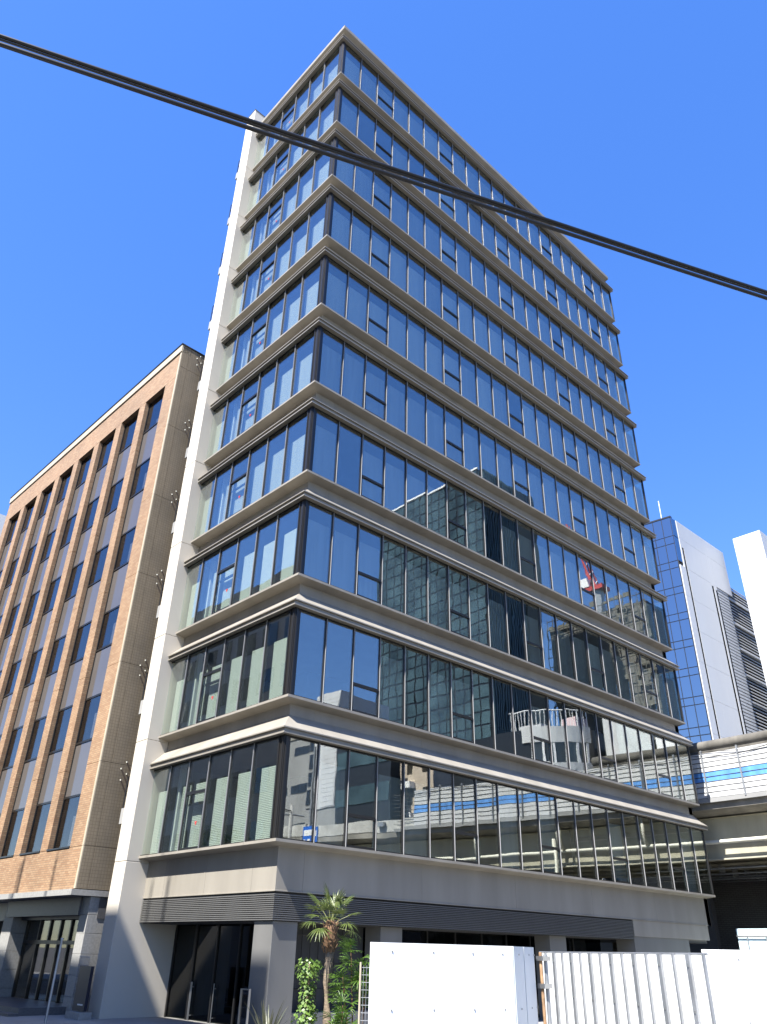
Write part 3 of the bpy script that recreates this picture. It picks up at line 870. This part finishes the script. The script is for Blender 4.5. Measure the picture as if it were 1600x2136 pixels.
# dark curtain wall tower
rt = thing('curtain_wall_tower','dark gridded glass tower mirrored in the middle of the right facade','building',(66,-51,GZ))
B('body','rib_dark',rt,60.75,72.9,-62.4,-41.4,GZ,63.6)
cwm = MB()
ncol, nrow = 14, 34
for i in range(ncol):
    for j in range(nrow):
        ya = -62.5+21.1*i/ncol; yb = -62.5+21.1*(i+1)/ncol; za = 6+57.6*j/nrow; zb_ = 6+57.6*(j+1)/nrow
        t_ = rr.uniform(-0.012,0.012); u_ = rr.uniform(-0.012,0.012)
        x_ = 60.68
        cwm.add([(x_+t_,ya+0.11,za+0.11),(x_-t_,yb-0.11,za+0.11),(x_-t_+u_,yb-0.11,zb_-0.11),(x_+t_+u_,ya+0.11,zb_-0.11)],[(0,1,2,3)])
tag(cwm.build('curtain_wall','curtain_pane',rt),kind='stuff')
B('roof_rim','white_paint',rt,60.5,73.0,-62.6,-62.3,63.6,63.9)
B('roof_rim','white_paint',rt,60.5,60.8,-62.3,-41.3,63.6,63.9)
for k in range(17):
    B('side_rib','curtain_pane',rt,60.9+0.48*k,61.15+0.48*k,-41.39,-41.2,GZ,63.5)
B('side_wall','olive_dark',rt,69.1,72.95,-41.39,-41.1,GZ,61)

# apartment tower being built, with crane
ap = thing('apartment_tower','grey balconied apartment tower wrapped in scaffold, mirrored at the right of the facade','building',(92,-40,GZ))
B('body','rib_dark',ap,86.2,99,-48.2,-31.8,GZ,47.5)
for k in range(15):
    z = 2.6+3.05*k
    if z < 30:
        B('balcony','apartment_grey',ap,84.9,86.18,-48.3,-31.7,z,z+1.25)
        for j in range(4): B('balcony_screen','white_paint',ap,85.0,86.18,-48.2+4.1*j+1.9,-48.2+4.1*j+2.05,z+1.255,z+3.0)
sc_m = MB()
for k in range(13):
    z = 30.5+1.5*k
    if z < 48.8: sc_m.tube([(85.0,-48.6,z),(85.0,-31.4,z)],0.07,4)
for j in range(15):
    y = -48.5+17.0*j/14
    sc_m.tube([(84.95,y,29.5),(84.95,y,48.9)],0.07,4)
    if j < 14:
        for k in range(0,13):
            if rr.random() < 0.4: sc_m.box(85.1,85.16,y+0.1,y+1.1,30.6+1.5*k,30.6+1.5*k+rr.uniform(0.3,0.8))
tag(sc_m.build('scaffold','scaffold',ap),kind='stuff')
B('scaffold_sheet','apartment_grey',ap,85.6,85.65,-48.4,-31.6,30,47.6)
cr = thing('tower_crane','red and white tower crane on top of the unfinished apartment tower','crane',(88,-41.0,47.6))
MB().tube([(88,-41,47.6),(88,-41,52.2)],[0.9,1.1],8).build('mast','steel',cr)
B('turntable','red_paint',cr,86.6,89.4,-42.4,-39.3,52.2,52.9)
B('cab','white_paint',cr,86.5,87.8,-42.6,-41.3,52.91,54.4)
for s_ in (-0.5,0.5):
    MB().tube([(88+s_,-41,53.2),(88+s_,-44.5,66)],0.14,6).build('jib_chord','red_paint',cr)
for k in range(7):
    MB().tube([(87.5,-41-0.5*k,53.5+1.8*k),(88.5,-41.25-0.5*k,54.4+1.8*k)],0.08,5).build('jib_lattice','white_paint',cr)

# round-cornered white office with roof tanks, beyond the expressway
rb = thing('round_office','white round fronted office with dark window bands and roof railing, mirrored right of centre','building',(44,-22,GZ))
def arc(cx,cy,r_,a0,a1,n): return [(cx+r_*math.cos(R(a0+(a1-a0)*i/n)),cy+r_*math.sin(R(a0+(a1-a0)*i/n))) for i in range(n+1)]
body = arc(41.5,-19.5,4.2,95,190,10)+[(37.4,-27),(52,-27),(52,-15.3)]
MB().prism(body,GZ,17.4).build('wall','rib_dark',rb)
for z in (4.6,7.6,10.6,13.5,16.3):
    MB().prism(arc(41.5,-19.5,4.32,100,178,10)+arc(41.5,-19.5,4.1,178,100,10),z,z+1.25).build('white_band','barrier_white',rb)
    for k in range(6):
        a = R(106+12*k)
        if z > 5: MB().obox((41.5+4.28*math.cos(a),-19.5+4.28*math.sin(a),z-0.85),[(-math.sin(a),math.cos(a),0),(math.cos(a),math.sin(a),0),(0,0,1)],(0.10,0.03,0.80)).build('window_post','white_paint',rb)
for z in (18.9,):
    MB().tube([p+(z,) for p in arc(41.5,-19.5,4.1,100,200,10)],0.05,6).build('roof_rail','white_paint',rb)
for k in range(22):
    a = R(100+4.6*k)
    MB().tube([(41.5+4.1*math.cos(a),-19.5+4.1*math.sin(a),17.4),(41.5+4.1*math.cos(a),-19.5+4.1*math.sin(a),18.9)],0.03,5).build('roof_rail_post','white_paint',rb)
B('roof_tank','barrier_white',rb,40.2,42.2,-21.8,-19.4,17.41,18.6)
B('roof_tank','pink_paint',rb,41.6,43.2,-18.4,-17.0,17.41,19.0)
bl = thing('billboard_building','dark glass building with big white billboard panels, mirrored above the expressway barrier','building',(46,-13,GZ))
B('wall','rib_dark',bl,42.2,54,-15.0,-6.0,GZ,16.2)
B('billboard','barrier_white',bl,41.7,42.19,-14.6,-13.6,12.5,18.6)
B('billboard','hoarding_grey',bl,41.7,42.19,-13.59,-10.6,13.0,18.2)
B('billboard','white_paint',bl,41.9,42.19,-10.3,-7.4,11.5,16.6)
B('billboard','hoarding_grey',bl,41.9,42.19,-7.39,-4.2,12.2,16.0)
rd = thing('red_brick_house','small dark red brick building mirrored at the right end above the barrier','building',(44,-1.5,GZ))
B('wall','brick_red',rd,41.0,50,-4.1,1.0,GZ,15.2)
B('roof','concrete',rd,40.9,50.1,-4.0,0.9,15.203,15.4)
B('window','office_glass',rd,40.93,40.99,-3,-1.6,12.5,14.2)
# blocks mirrored in the lowest right panes
mb = grid_block('banded_office','dark banded office block mirrored low in the right facade beside the bare parapet',33,34.2,-37.5,-29.9,18.5,'rib_dark',0,('W',))
for k in range(5): B('glazing_band','curtain_pane',mb,32.92,32.99,-37.4,-30.0,3.2+3.2*k,4.7+3.2*k)
sw = thing('white_strip_tower','pale tiled tower with a strip of square windows mirrored near the building corner','building',(36,-39.5,GZ))
B('podium','office_grey',sw,33.1,42,-41.2,-37.55,GZ,13.0)
B('wall','barrier_white',sw,33.0,40,-40.5,-37.6,13.005,23.4)
for k in range(24): B('tile_course','barrier_white',sw,32.96,32.995,-39.6,-37.65,13.1+0.42*k,13.1+0.42*k+0.39)
B('stair_strip','office_grey',sw,33.0,40,-41.2,-40.51,13.005,23.0)
for k in range(6):
    B('window','office_glass',sw,32.94,32.995,-41.1,-40.6,13.3+1.6*k,14.6+1.6*k)
ba = grid_block('beige_apartments','beige apartment house with balconies mirrored above the barrier end',46,58,-44.5,-38.0,21,'apartment_beige',6,('W',),nx=3,frac=0.35,winh=1.6,zs=3,fh=3.0)
for k in range(5): B('balcony','white_paint',ba,45.4,45.94,-42.6,-40.6,4.6+3*k,5.2+3*k)
gb = grid_block('grey_hall','long grey building with narrow windows mirrored in the corner pane',34,44,-75,-42.0,20,'office_grey',5,('W',),nx=10,frac=0.75,winh=0.8,zs=4,fh=3.6)

# ------------------------------------------------------------------ poles, cables and sign in the street
up = thing('utility_pole','grey concrete utility pole mirrored in the corner pane','utility pole',(21.6,-28.1,GZ))
MB().tube([(21.6,-28.1,GZ),(21.6,-28.1,10.6)],[0.19,0.12],12).build('shaft','pole_concrete',up,smooth=True)
MB().tube([(20.7,-28.5,9.9),(22.5,-27.7,9.9)],0.05,6).build('crossarm','steel',up)
B('transformer','steel',up,21.2,21.55,-28.6,-28.25,6.8,7.7)
up2 = thing('utility_pole','grey concrete utility pole on the near corner carrying the overhead cables','utility pole',(-26.5,-7.1,GZ))
MB().tube([(-26.5,-7.1,GZ),(-26.5,-7.1,10.8)],[0.19,0.12],12).build('shaft','pole_concrete',up2,smooth=True)
MB().tube([(-27.4,-7.5,9.9),(-25.6,-6.7,9.9)],0.05,6).build('crossarm','steel',up2)
CA, CB = Vector((-26.5,-7.1,0)), Vector((21.6,-28.1,0))
def cable(name,label,off,zo,rad,m):
    pts = []
    d_ = (CB-CA).normalized(); n2 = Vector((-d_.y,d_.x,0))
    for i in range(61):
        t = i/60
        p = CA.lerp(CB,t)+n2*(off*min(1,t*12,(1-t)*12))
        zc = 9.11+zo+1.15*((t-0.40)**2)/0.25*0.62
        pts.append((p.x,p.y,zc))
    return tag(MB().tube(pts,rad,10).build(name,m,smooth=True),label,'cable','overhead cables')
cable('overhead_cable','uppermost of the thick black overhead cables crossing the sky',0.055,0.052,0.017,'cable_grey')
cable('overhead_cable','middle thick black overhead cable of the bundle crossing the sky',0.0,0.018,0.021,'cable_rubber')
cable('overhead_cable','lowest and thickest black overhead cable crossing the sky',0.03,-0.062,0.023,'cable_rubber')
rs = thing('road_sign','blue road sign with white arrow mirrored at the corner pane','sign',(11.0,-12.4,GZ))
MB().tube([(11.0,-12.4,GZ),(11.0,-12.4,10.5)],0.06,8).build('post','steel',rs)
B('plate','blue_sign',rs,10.88,10.93,-12.75,-11.85,5.0,6.75)
for a,b,c,d_ in ((-12.68,-11.92,6.35,6.6),(-12.4,-12.2,5.5,6.2),(-12.68,-12.55,5.1,6.2)): B('sign_mark','white_paint',rs,10.872,10.879,a,b,c,d_)
MB().add([(10.872,-12.62,5.55),(10.872,-11.98,5.55),(10.872,-12.3,5.12),(10.879,-12.62,5.55),(10.879,-11.98,5.55),(10.879,-12.3,5.12)],[(0,1,2),(3,5,4),(0,3,4,1),(1,4,5,2),(2,5,3,0)]).build('sign_arrow','white_paint',rs)
pt = thing('guide_post','thin grey steel post standing before the brick building entrance','post',(-3.88,3.55,GZ))
MB().tube([(-3.88,3.55,GZ),(-3.88,3.55,1.72)],0.033,8).build('shaft','steel',pt)
MB().tube([(-3.88,3.55,1.72),(-3.88,3.55,1.76)],0.045,8).build('cap','steel',pt)
nb = thing('notice_board','dark navy notice board on a plinth between the brick building and the pale end wall','notice board',(-0.95,8.25,GZ))
B('board','navy',nb,-1.05,-0.95,7.62,8.42,-0.12,1.05)
B('plinth','granite',nb,-1.2,-0.8,7.55,8.5,GZ+0.12,-0.14)
for k in range(5): B('board_mark','white_paint',nb,-1.056,-1.051,7.75+0.075*k,7.80+0.075*k,0.02,0.06)
gf = thing('mesh_fence','fine wire mesh fence between the brick building and the pale end wall','fence',(-0.3,8.9,GZ))
for k in range(9): MB().tube([(-0.7,8.6+0.09*k,GZ),(-0.7,8.6+0.09*k,1.3)],0.008,4).build('wire','steel',gf)
for z in (0.4,0.7,1.05,1.28): MB().tube([(-0.7,8.6,z),(-0.7,9.35,z)],0.008,4).build('wire','steel',gf)
st = thing('sign_stand','slim glass sign stand in front of the dark corner column','sign',(0.05,0.8,GZ))
B('pane','office_glass',st,0.0,0.03,0.62,0.96,GZ+0.1,0.70)
for y in (0.60,0.965): MB().box(-0.015,0.045,y-0.012,y+0.012,GZ,0.73).build('upright','door_metal',st)
B('top_bar','door_metal',st,-0.015,0.045,0.613,0.952,0.705,0.73)
# ------------------------------------------------------------------ white construction hoarding in front
def hoard(name,label,P,ztop,m,w,rib=None,grp=None):
    """upright panels of width w along the plan polyline P"""
    a = Vector(P[0]); b = Vector(P[1]); L = (b-a).length; d_ = (b-a)/L; n_ = Vector((d_.y,-d_.x))
    t = thing(name,label,'fence',(a.x,a.y,GZ),group=grp)
    k = 0; s = 0.0
    while s < L-0.02:
        e = min(L,s+w); c = a+d_*(s+e)/2
        MB().obox((c.x,c.y,(ztop+GZ)/2),[(d_.x,d_.y,0),(n_.x,n_.y,0),(0,0,1)],((e-s)/2-0.005,0.015+0.004*(k%2),(ztop-GZ)/2)).build('panel',m,t)
        if rib and k:
            q = a+d_*s
            wd = 0.045 if k%2 == 0 else 0.02
            MB().obox((q.x-n_.x*0.0+n_.x*0.035,q.y+n_.y*0.035,(ztop+GZ)/2+0.01),[(d_.x,d_.y,0),(n_.x,n_.y,0),(0,0,1)],(wd,0.017,(ztop-GZ)/2)).build('rib',rib,t)
            if k%2 == 0:
                for z_ in (ztop-0.12,ztop-0.62): MB().obox((q.x+n_.x*0.058,q.y+n_.y*0.058,z_),[(d_.x,d_.y,0),(n_.x,n_.y,0),(0,0,1)],(0.015,0.006,0.015)).build('bolt','door_metal',t)
        if not rib:
            for z_ in (ztop-0.10,ztop-0.75,ztop-1.4): MB().obox((c.x+n_.x*0.02,c.y+n_.y*0.02,z_),[(d_.x,d_.y,0),(n_.x,n_.y,0),(0,0,1)],(0.010,0.005,0.010)).build('fixing','steel',t)
        s = e; k += 1
    return t, a, b, d_, n_
hoard('site_hoarding','tall smooth white hoarding panels nearest the palm tree',[(-5.54,-10.02),(-3.43,-10.67)],1.72,'hoarding_white',0.62)
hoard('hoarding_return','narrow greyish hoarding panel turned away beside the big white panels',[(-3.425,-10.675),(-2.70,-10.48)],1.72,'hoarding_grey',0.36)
t,a,b,d_,n_ = hoard('ribbed_fence','white ribbed fence panels with grey steel posts in the middle right',[(0.0,-8.58),(-2.72,-13.20)],1.66,'hoarding_white',0.355,'steel')
MB().tube([(a.x,a.y,1.675),(b.x,b.y,1.675)],0.014,6).build('top_rail','steel',t)
hoard('plain_hoarding','plain white hoarding panel at the right edge in front',[(-2.66,-13.10),(-2.2,-17.2)],1.725,'hoarding_white',0.9)
fp = thing('fence_post','rusty steel fence post between the greyish return and the ribbed fence','post',(-0.6,-9.2,GZ))
MB().tube([(-2.55,-10.50,GZ),(-2.55,-10.50,1.66)],0.024,8).build('rusty_pipe','rusty',fp)
MB().tube([(-2.46,-10.52,GZ),(-2.46,-10.52,1.63)],0.03,8).build('steel_pipe','steel',fp)
for z in (1.55,1.2,0.7): MB().box(-2.60,-2.42,-10.58,-10.45,z,z+0.06).build('clamp','door_metal',fp)
wf = thing('wire_fence','cream post with wire mesh panel left of the white hoarding','fence',(-0.55,-4.4,GZ))
MB().tube([(-0.63,-4.34,GZ),(-0.63,-4.34,1.42)],0.022,8).build('post','stone_cream',wf)
for k in range(4): MB().tube([(-0.58+0.045*k,-4.38-0.045*k,GZ),(-0.58+0.045*k,-4.38-0.045*k,1.36)],0.005,4).build('wire','steel',wf)
for k in range(13): MB().tube([(-0.62,-4.34,-0.3+0.135*k),(-0.42,-4.54,-0.3+0.135*k)],0.005,4).build('wire','steel',wf)

# ------------------------------------------------------------------ plants at the corner
def fan_leaf(nm, m, nseg, length, spread, droop, width, seed):
    r_ = random.Random(seed); mb_ = MB()
    for i in range(nseg):
        a = R(-spread/2+spread*i/(nseg-1)+r_.uniform(-2,2)); L = length*(0.72+0.28*math.cos(a*0.8))*r_.uniform(0.9,1.05)
        d = Vector((math.cos(a),math.sin(a),0)); sd = Vector((-d.y,d.x,0)); P = []
        for j in range(6):
            t = j/5; w = width*(0.25+1.1*t if t < 0.55 else (1-t)*1.9+0.12)
            z = 0.10*L*math.sin(t*2.2)-droop*L*t*t*(1+0.3*math.sin(i*2.1))
            c = d*L*t+Vector((0,0,z)); P += [c-sd*w+Vector((0,0,-0.25*w)),c,c+sd*w+Vector((0,0,-0.25*w))]
        fs = []
        for j in range(5):
            q = j*3; fs += [(q,q+1,q+4,q+3),(q+1,q+2,q+5,q+4)]
        mb_.add(P,fs)
    return mb_.mesh(nm,m)
pal = thing('palm_tree','fan palm with hairy trunk standing before the dark corner of the building','palm tree',(-0.5,-3.12,GZ))
bx_, by_ = -0.5,-3.12
pts = [(bx_+0.02,by_-0.02,GZ),(bx_+0.01,by_,0.4),(bx_-0.02,by_+0.02,1.0),(bx_+0.02,by_,1.6),(bx_,by_,2.05),(bx_,by_,2.22)]
MB().tube(pts[:4],[0.095,0.088,0.082,0.10],12).build('trunk','bark',pal,smooth=True)
m = MB().tube([pts[3],(bx_+0.01,by_,1.85),pts[4],pts[5]],[0.105,0.15,0.16,0.10],12)
for k in range(60):
    a = rnd.uniform(0,2*math.pi); z = rnd.uniform(1.55,2.15); r0 = 0.12
    m.tube([(bx_+r0*math.cos(a),by_+r0*math.sin(a),z),(bx_+(r0+0.07)*math.cos(a+0.2),by_+(r0+0.07)*math.sin(a+0.2),z+0.12)],[0.016,0.004],4)
m.build('fibre_sheath','fibre',pal)
fl = [fan_leaf('frond','palm_leaf',17,0.40,215,dr,0.02,s) for dr,s in ((0.08,1),(0.22,2),(0.5,3))]
for k in range(19):
    az = k*2.399+0.3; t = k/18
    el = R(74-88*t+rnd.uniform(-9,9)); Lp = 0.34+0.22*rnd.random()
    d_ = Vector((math.cos(az)*math.cos(el),math.sin(az)*math.cos(el),math.sin(el)))
    base = Vector((bx_,by_,2.16-0.10*t)); tip = base+d_*Lp
    fr_ = MB().tube([base,base+d_*Lp*0.5+Vector((0,0,0.02)),tip],[0.012,0.008,0.006],5).build('petiole','petiole',pal)
    o = inst('frond',fl[0 if t < 0.4 else 1 if t < 0.75 else 2],tip,pal)
    o.rotation_euler = (Vector((d_.x,d_.y,d_.z-0.25)).normalized()).to_track_quat('X','Z').to_euler()
    s_ = rnd.uniform(0.72,1.0); o.scale = (s_,s_,s_)
def shrub(label, base, tops, nleaf, size, seed):
    r_ = random.Random(seed)
    t = thing('fan_shrub',label,'shrub',base)
    lv = [fan_leaf('leaf','shrub_leaf',9,0.26,190,dr,0.016,seed+i) for i,dr in enumerate((0.2,0.5))]
    for (tx,ty,tz) in tops:
        MB().tube([(base[0]+(tx-base[0])*0.3,base[1]+(ty-base[1])*0.3,GZ),(tx,ty,tz)],[0.02,0.014],6).build('stem','fibre',t)
        for k in range(nleaf):
            az = r_.uniform(0,6.28); el = R(r_.uniform(-10,75)); d_ = Vector((math.cos(az)*math.cos(el),math.sin(az)*math.cos(el),math.sin(el)))
            q = Vector((tx,ty,tz-r_.uniform(0.0,0.5)))+d_*r_.uniform(0.10,0.26)
            o = inst('leaf',r_.choice(lv),q,t); o.rotation_euler = d_.to_track_quat('X','Z').to_euler(); s_ = size*r_.uniform(0.7,1.1); o.scale = (s_,s_,s_)
    return t
shrub('tall dark fan leaved shrub right behind the palm trunk',(-0.15,-3.75,GZ),[(-0.30,-3.62,1.75),(-0.18,-3.86,1.40),(-0.45,-3.55,1.15),(-0.02,-3.70,0.9),(-0.10,-3.95,1.1)],18,1.0,11)
shrub('bright green fan leaved shrub low at the right foot of the palm',(-0.75,-3.85,GZ),[(-0.72,-3.92,0.62),(-0.84,-3.80,0.25),(-0.62,-3.98,0.15)],18,1.0,21)
iv = thing('ivy_pillar','narrow pillar of bright ivy leaves between the grey column and the palm','ivy',(-0.6,-2.55,GZ))
MB().tube([(-0.6,-2.55,GZ),(-0.58,-2.52,1.35)],0.03,6).build('stem','bark',iv)
m = MB(); r_ = random.Random(5)
for k in range(900):
    z = GZ+(1.42-GZ)*r_.random()**0.9; rad = 0.10+0.22*r_.random()*(0.75+0.35*math.sin(z*5.3+1)); az = r_.uniform(0,6.28)
    c = Vector((-0.59+rad*math.cos(az),-2.54+rad*math.sin(az),z+r_.uniform(-.04,.04)))
    nrm = Vector((math.cos(az)*0.8+r_.uniform(-.5,.5),math.sin(az)*0.8+r_.uniform(-.5,.5),0.5+r_.uniform(-.3,.5))).normalized()
    a_ = nrm.cross(Vector((0,0,1))).normalized(); b_ = nrm.cross(a_); s_ = r_.uniform(0.02,0.058)
    m.add([c-a_*s_*0.2+b_*s_,c+a_*s_,c+a_*s_*0.35-b_*s_*0.4,c-b_*s_*1.3+nrm*-s_*0.4,c-a_*s_*0.35-b_*s_*0.4,c-a_*s_],[(0,1,2,5),(2,3,4,5)])
tag(m.build('foliage','ivy_leaf',iv),kind='stuff')
fx = thing('flax_plant','dark strappy leaved plant at the foot of the grey corner column','plant',(-0.9,-1.55,GZ))
for k in range(26):
    az = rnd.uniform(0,6.28); L = rnd.uniform(0.7,1.25); le = rnd.uniform(0.15,0.55)
    d_ = Vector((math.cos(az),math.sin(az),0)); sd = Vector((-d_.y,d_.x,0)); P = []
    for j in range(7):
        t = j/6; w = 0.028*(1-t)**0.6+0.003
        c = Vector((-0.9,-1.55,GZ+0.05))+d_*(L*le*t+0.25*L*t**2*le)+Vector((0,0,L*(t-0.22*t*t*le*2)))
        P += [c-sd*w,c+d_*w*0.5,c+sd*w]
    fs = []
    for j in range(6):
        q = j*3; fs += [(q,q+1,q+4,q+3),(q+1,q+2,q+5,q+4)]
    MB().add(P,fs).build('leaf','flax_leaf',fx)
tr = thing('street_tree','green street tree across the road mirrored in the lowest left panes','tree',(-14.2,26.5,GZ))
MB().tube([(-14.2,26.5,GZ),(-14.1,26.5,2.6),(-14.2,26.4,5.2)],[0.16,0.13,0.07],10).build('trunk','bark',tr,smooth=True)
m = MB(); r_ = random.Random(9)
clumps = [(Vector((-14.2+r_.uniform(-1.7,1.7),26.5+r_.uniform(-1.9,1.9),5.8+r_.uniform(-2.0,2.4))),r_.uniform(0.5,0.95)) for _ in range(26)]
for c0,rr_ in clumps:
    for k in range(90):
        v = Vector((r_.gauss(0,1),r_.gauss(0,1),r_.gauss(0,1))).normalized()*rr_*r_.random()**0.4; c = c0+v
        nrm = Vector((r_.gauss(0,1),r_.gauss(0,1),r_.gauss(0.6,1))).normalized(); a_ = nrm.orthogonal().normalized(); b_ = nrm.cross(a_); s_ = r_.uniform(0.07,0.13)
        m.add([c-a_*s_,c+b_*s_*0.6,c+a_*s_,c-b_*s_*0.6],[(0,1,2,3)])
tag(m.build('crown','tree_leaf',tr),kind='stuff')
for c0,rr_ in clumps[:9]: MB().tube([(-14.18,26.45,4.0),tuple(c0)],[0.06,0.02],6).build('limb','bark',tr)
# painted lines on the road
for k in range(6):
    ln = MB().add([(-8.1,-16+7*k,GZ+0.004),(-7.95,-16+7*k,GZ+0.004),(-7.95,-12.5+7*k,GZ+0.004),(-8.1,-12.5+7*k,GZ+0.004)],[(0,1,2,3)]).build('road_marking','line_paint'); tag(ln,kind='structure')
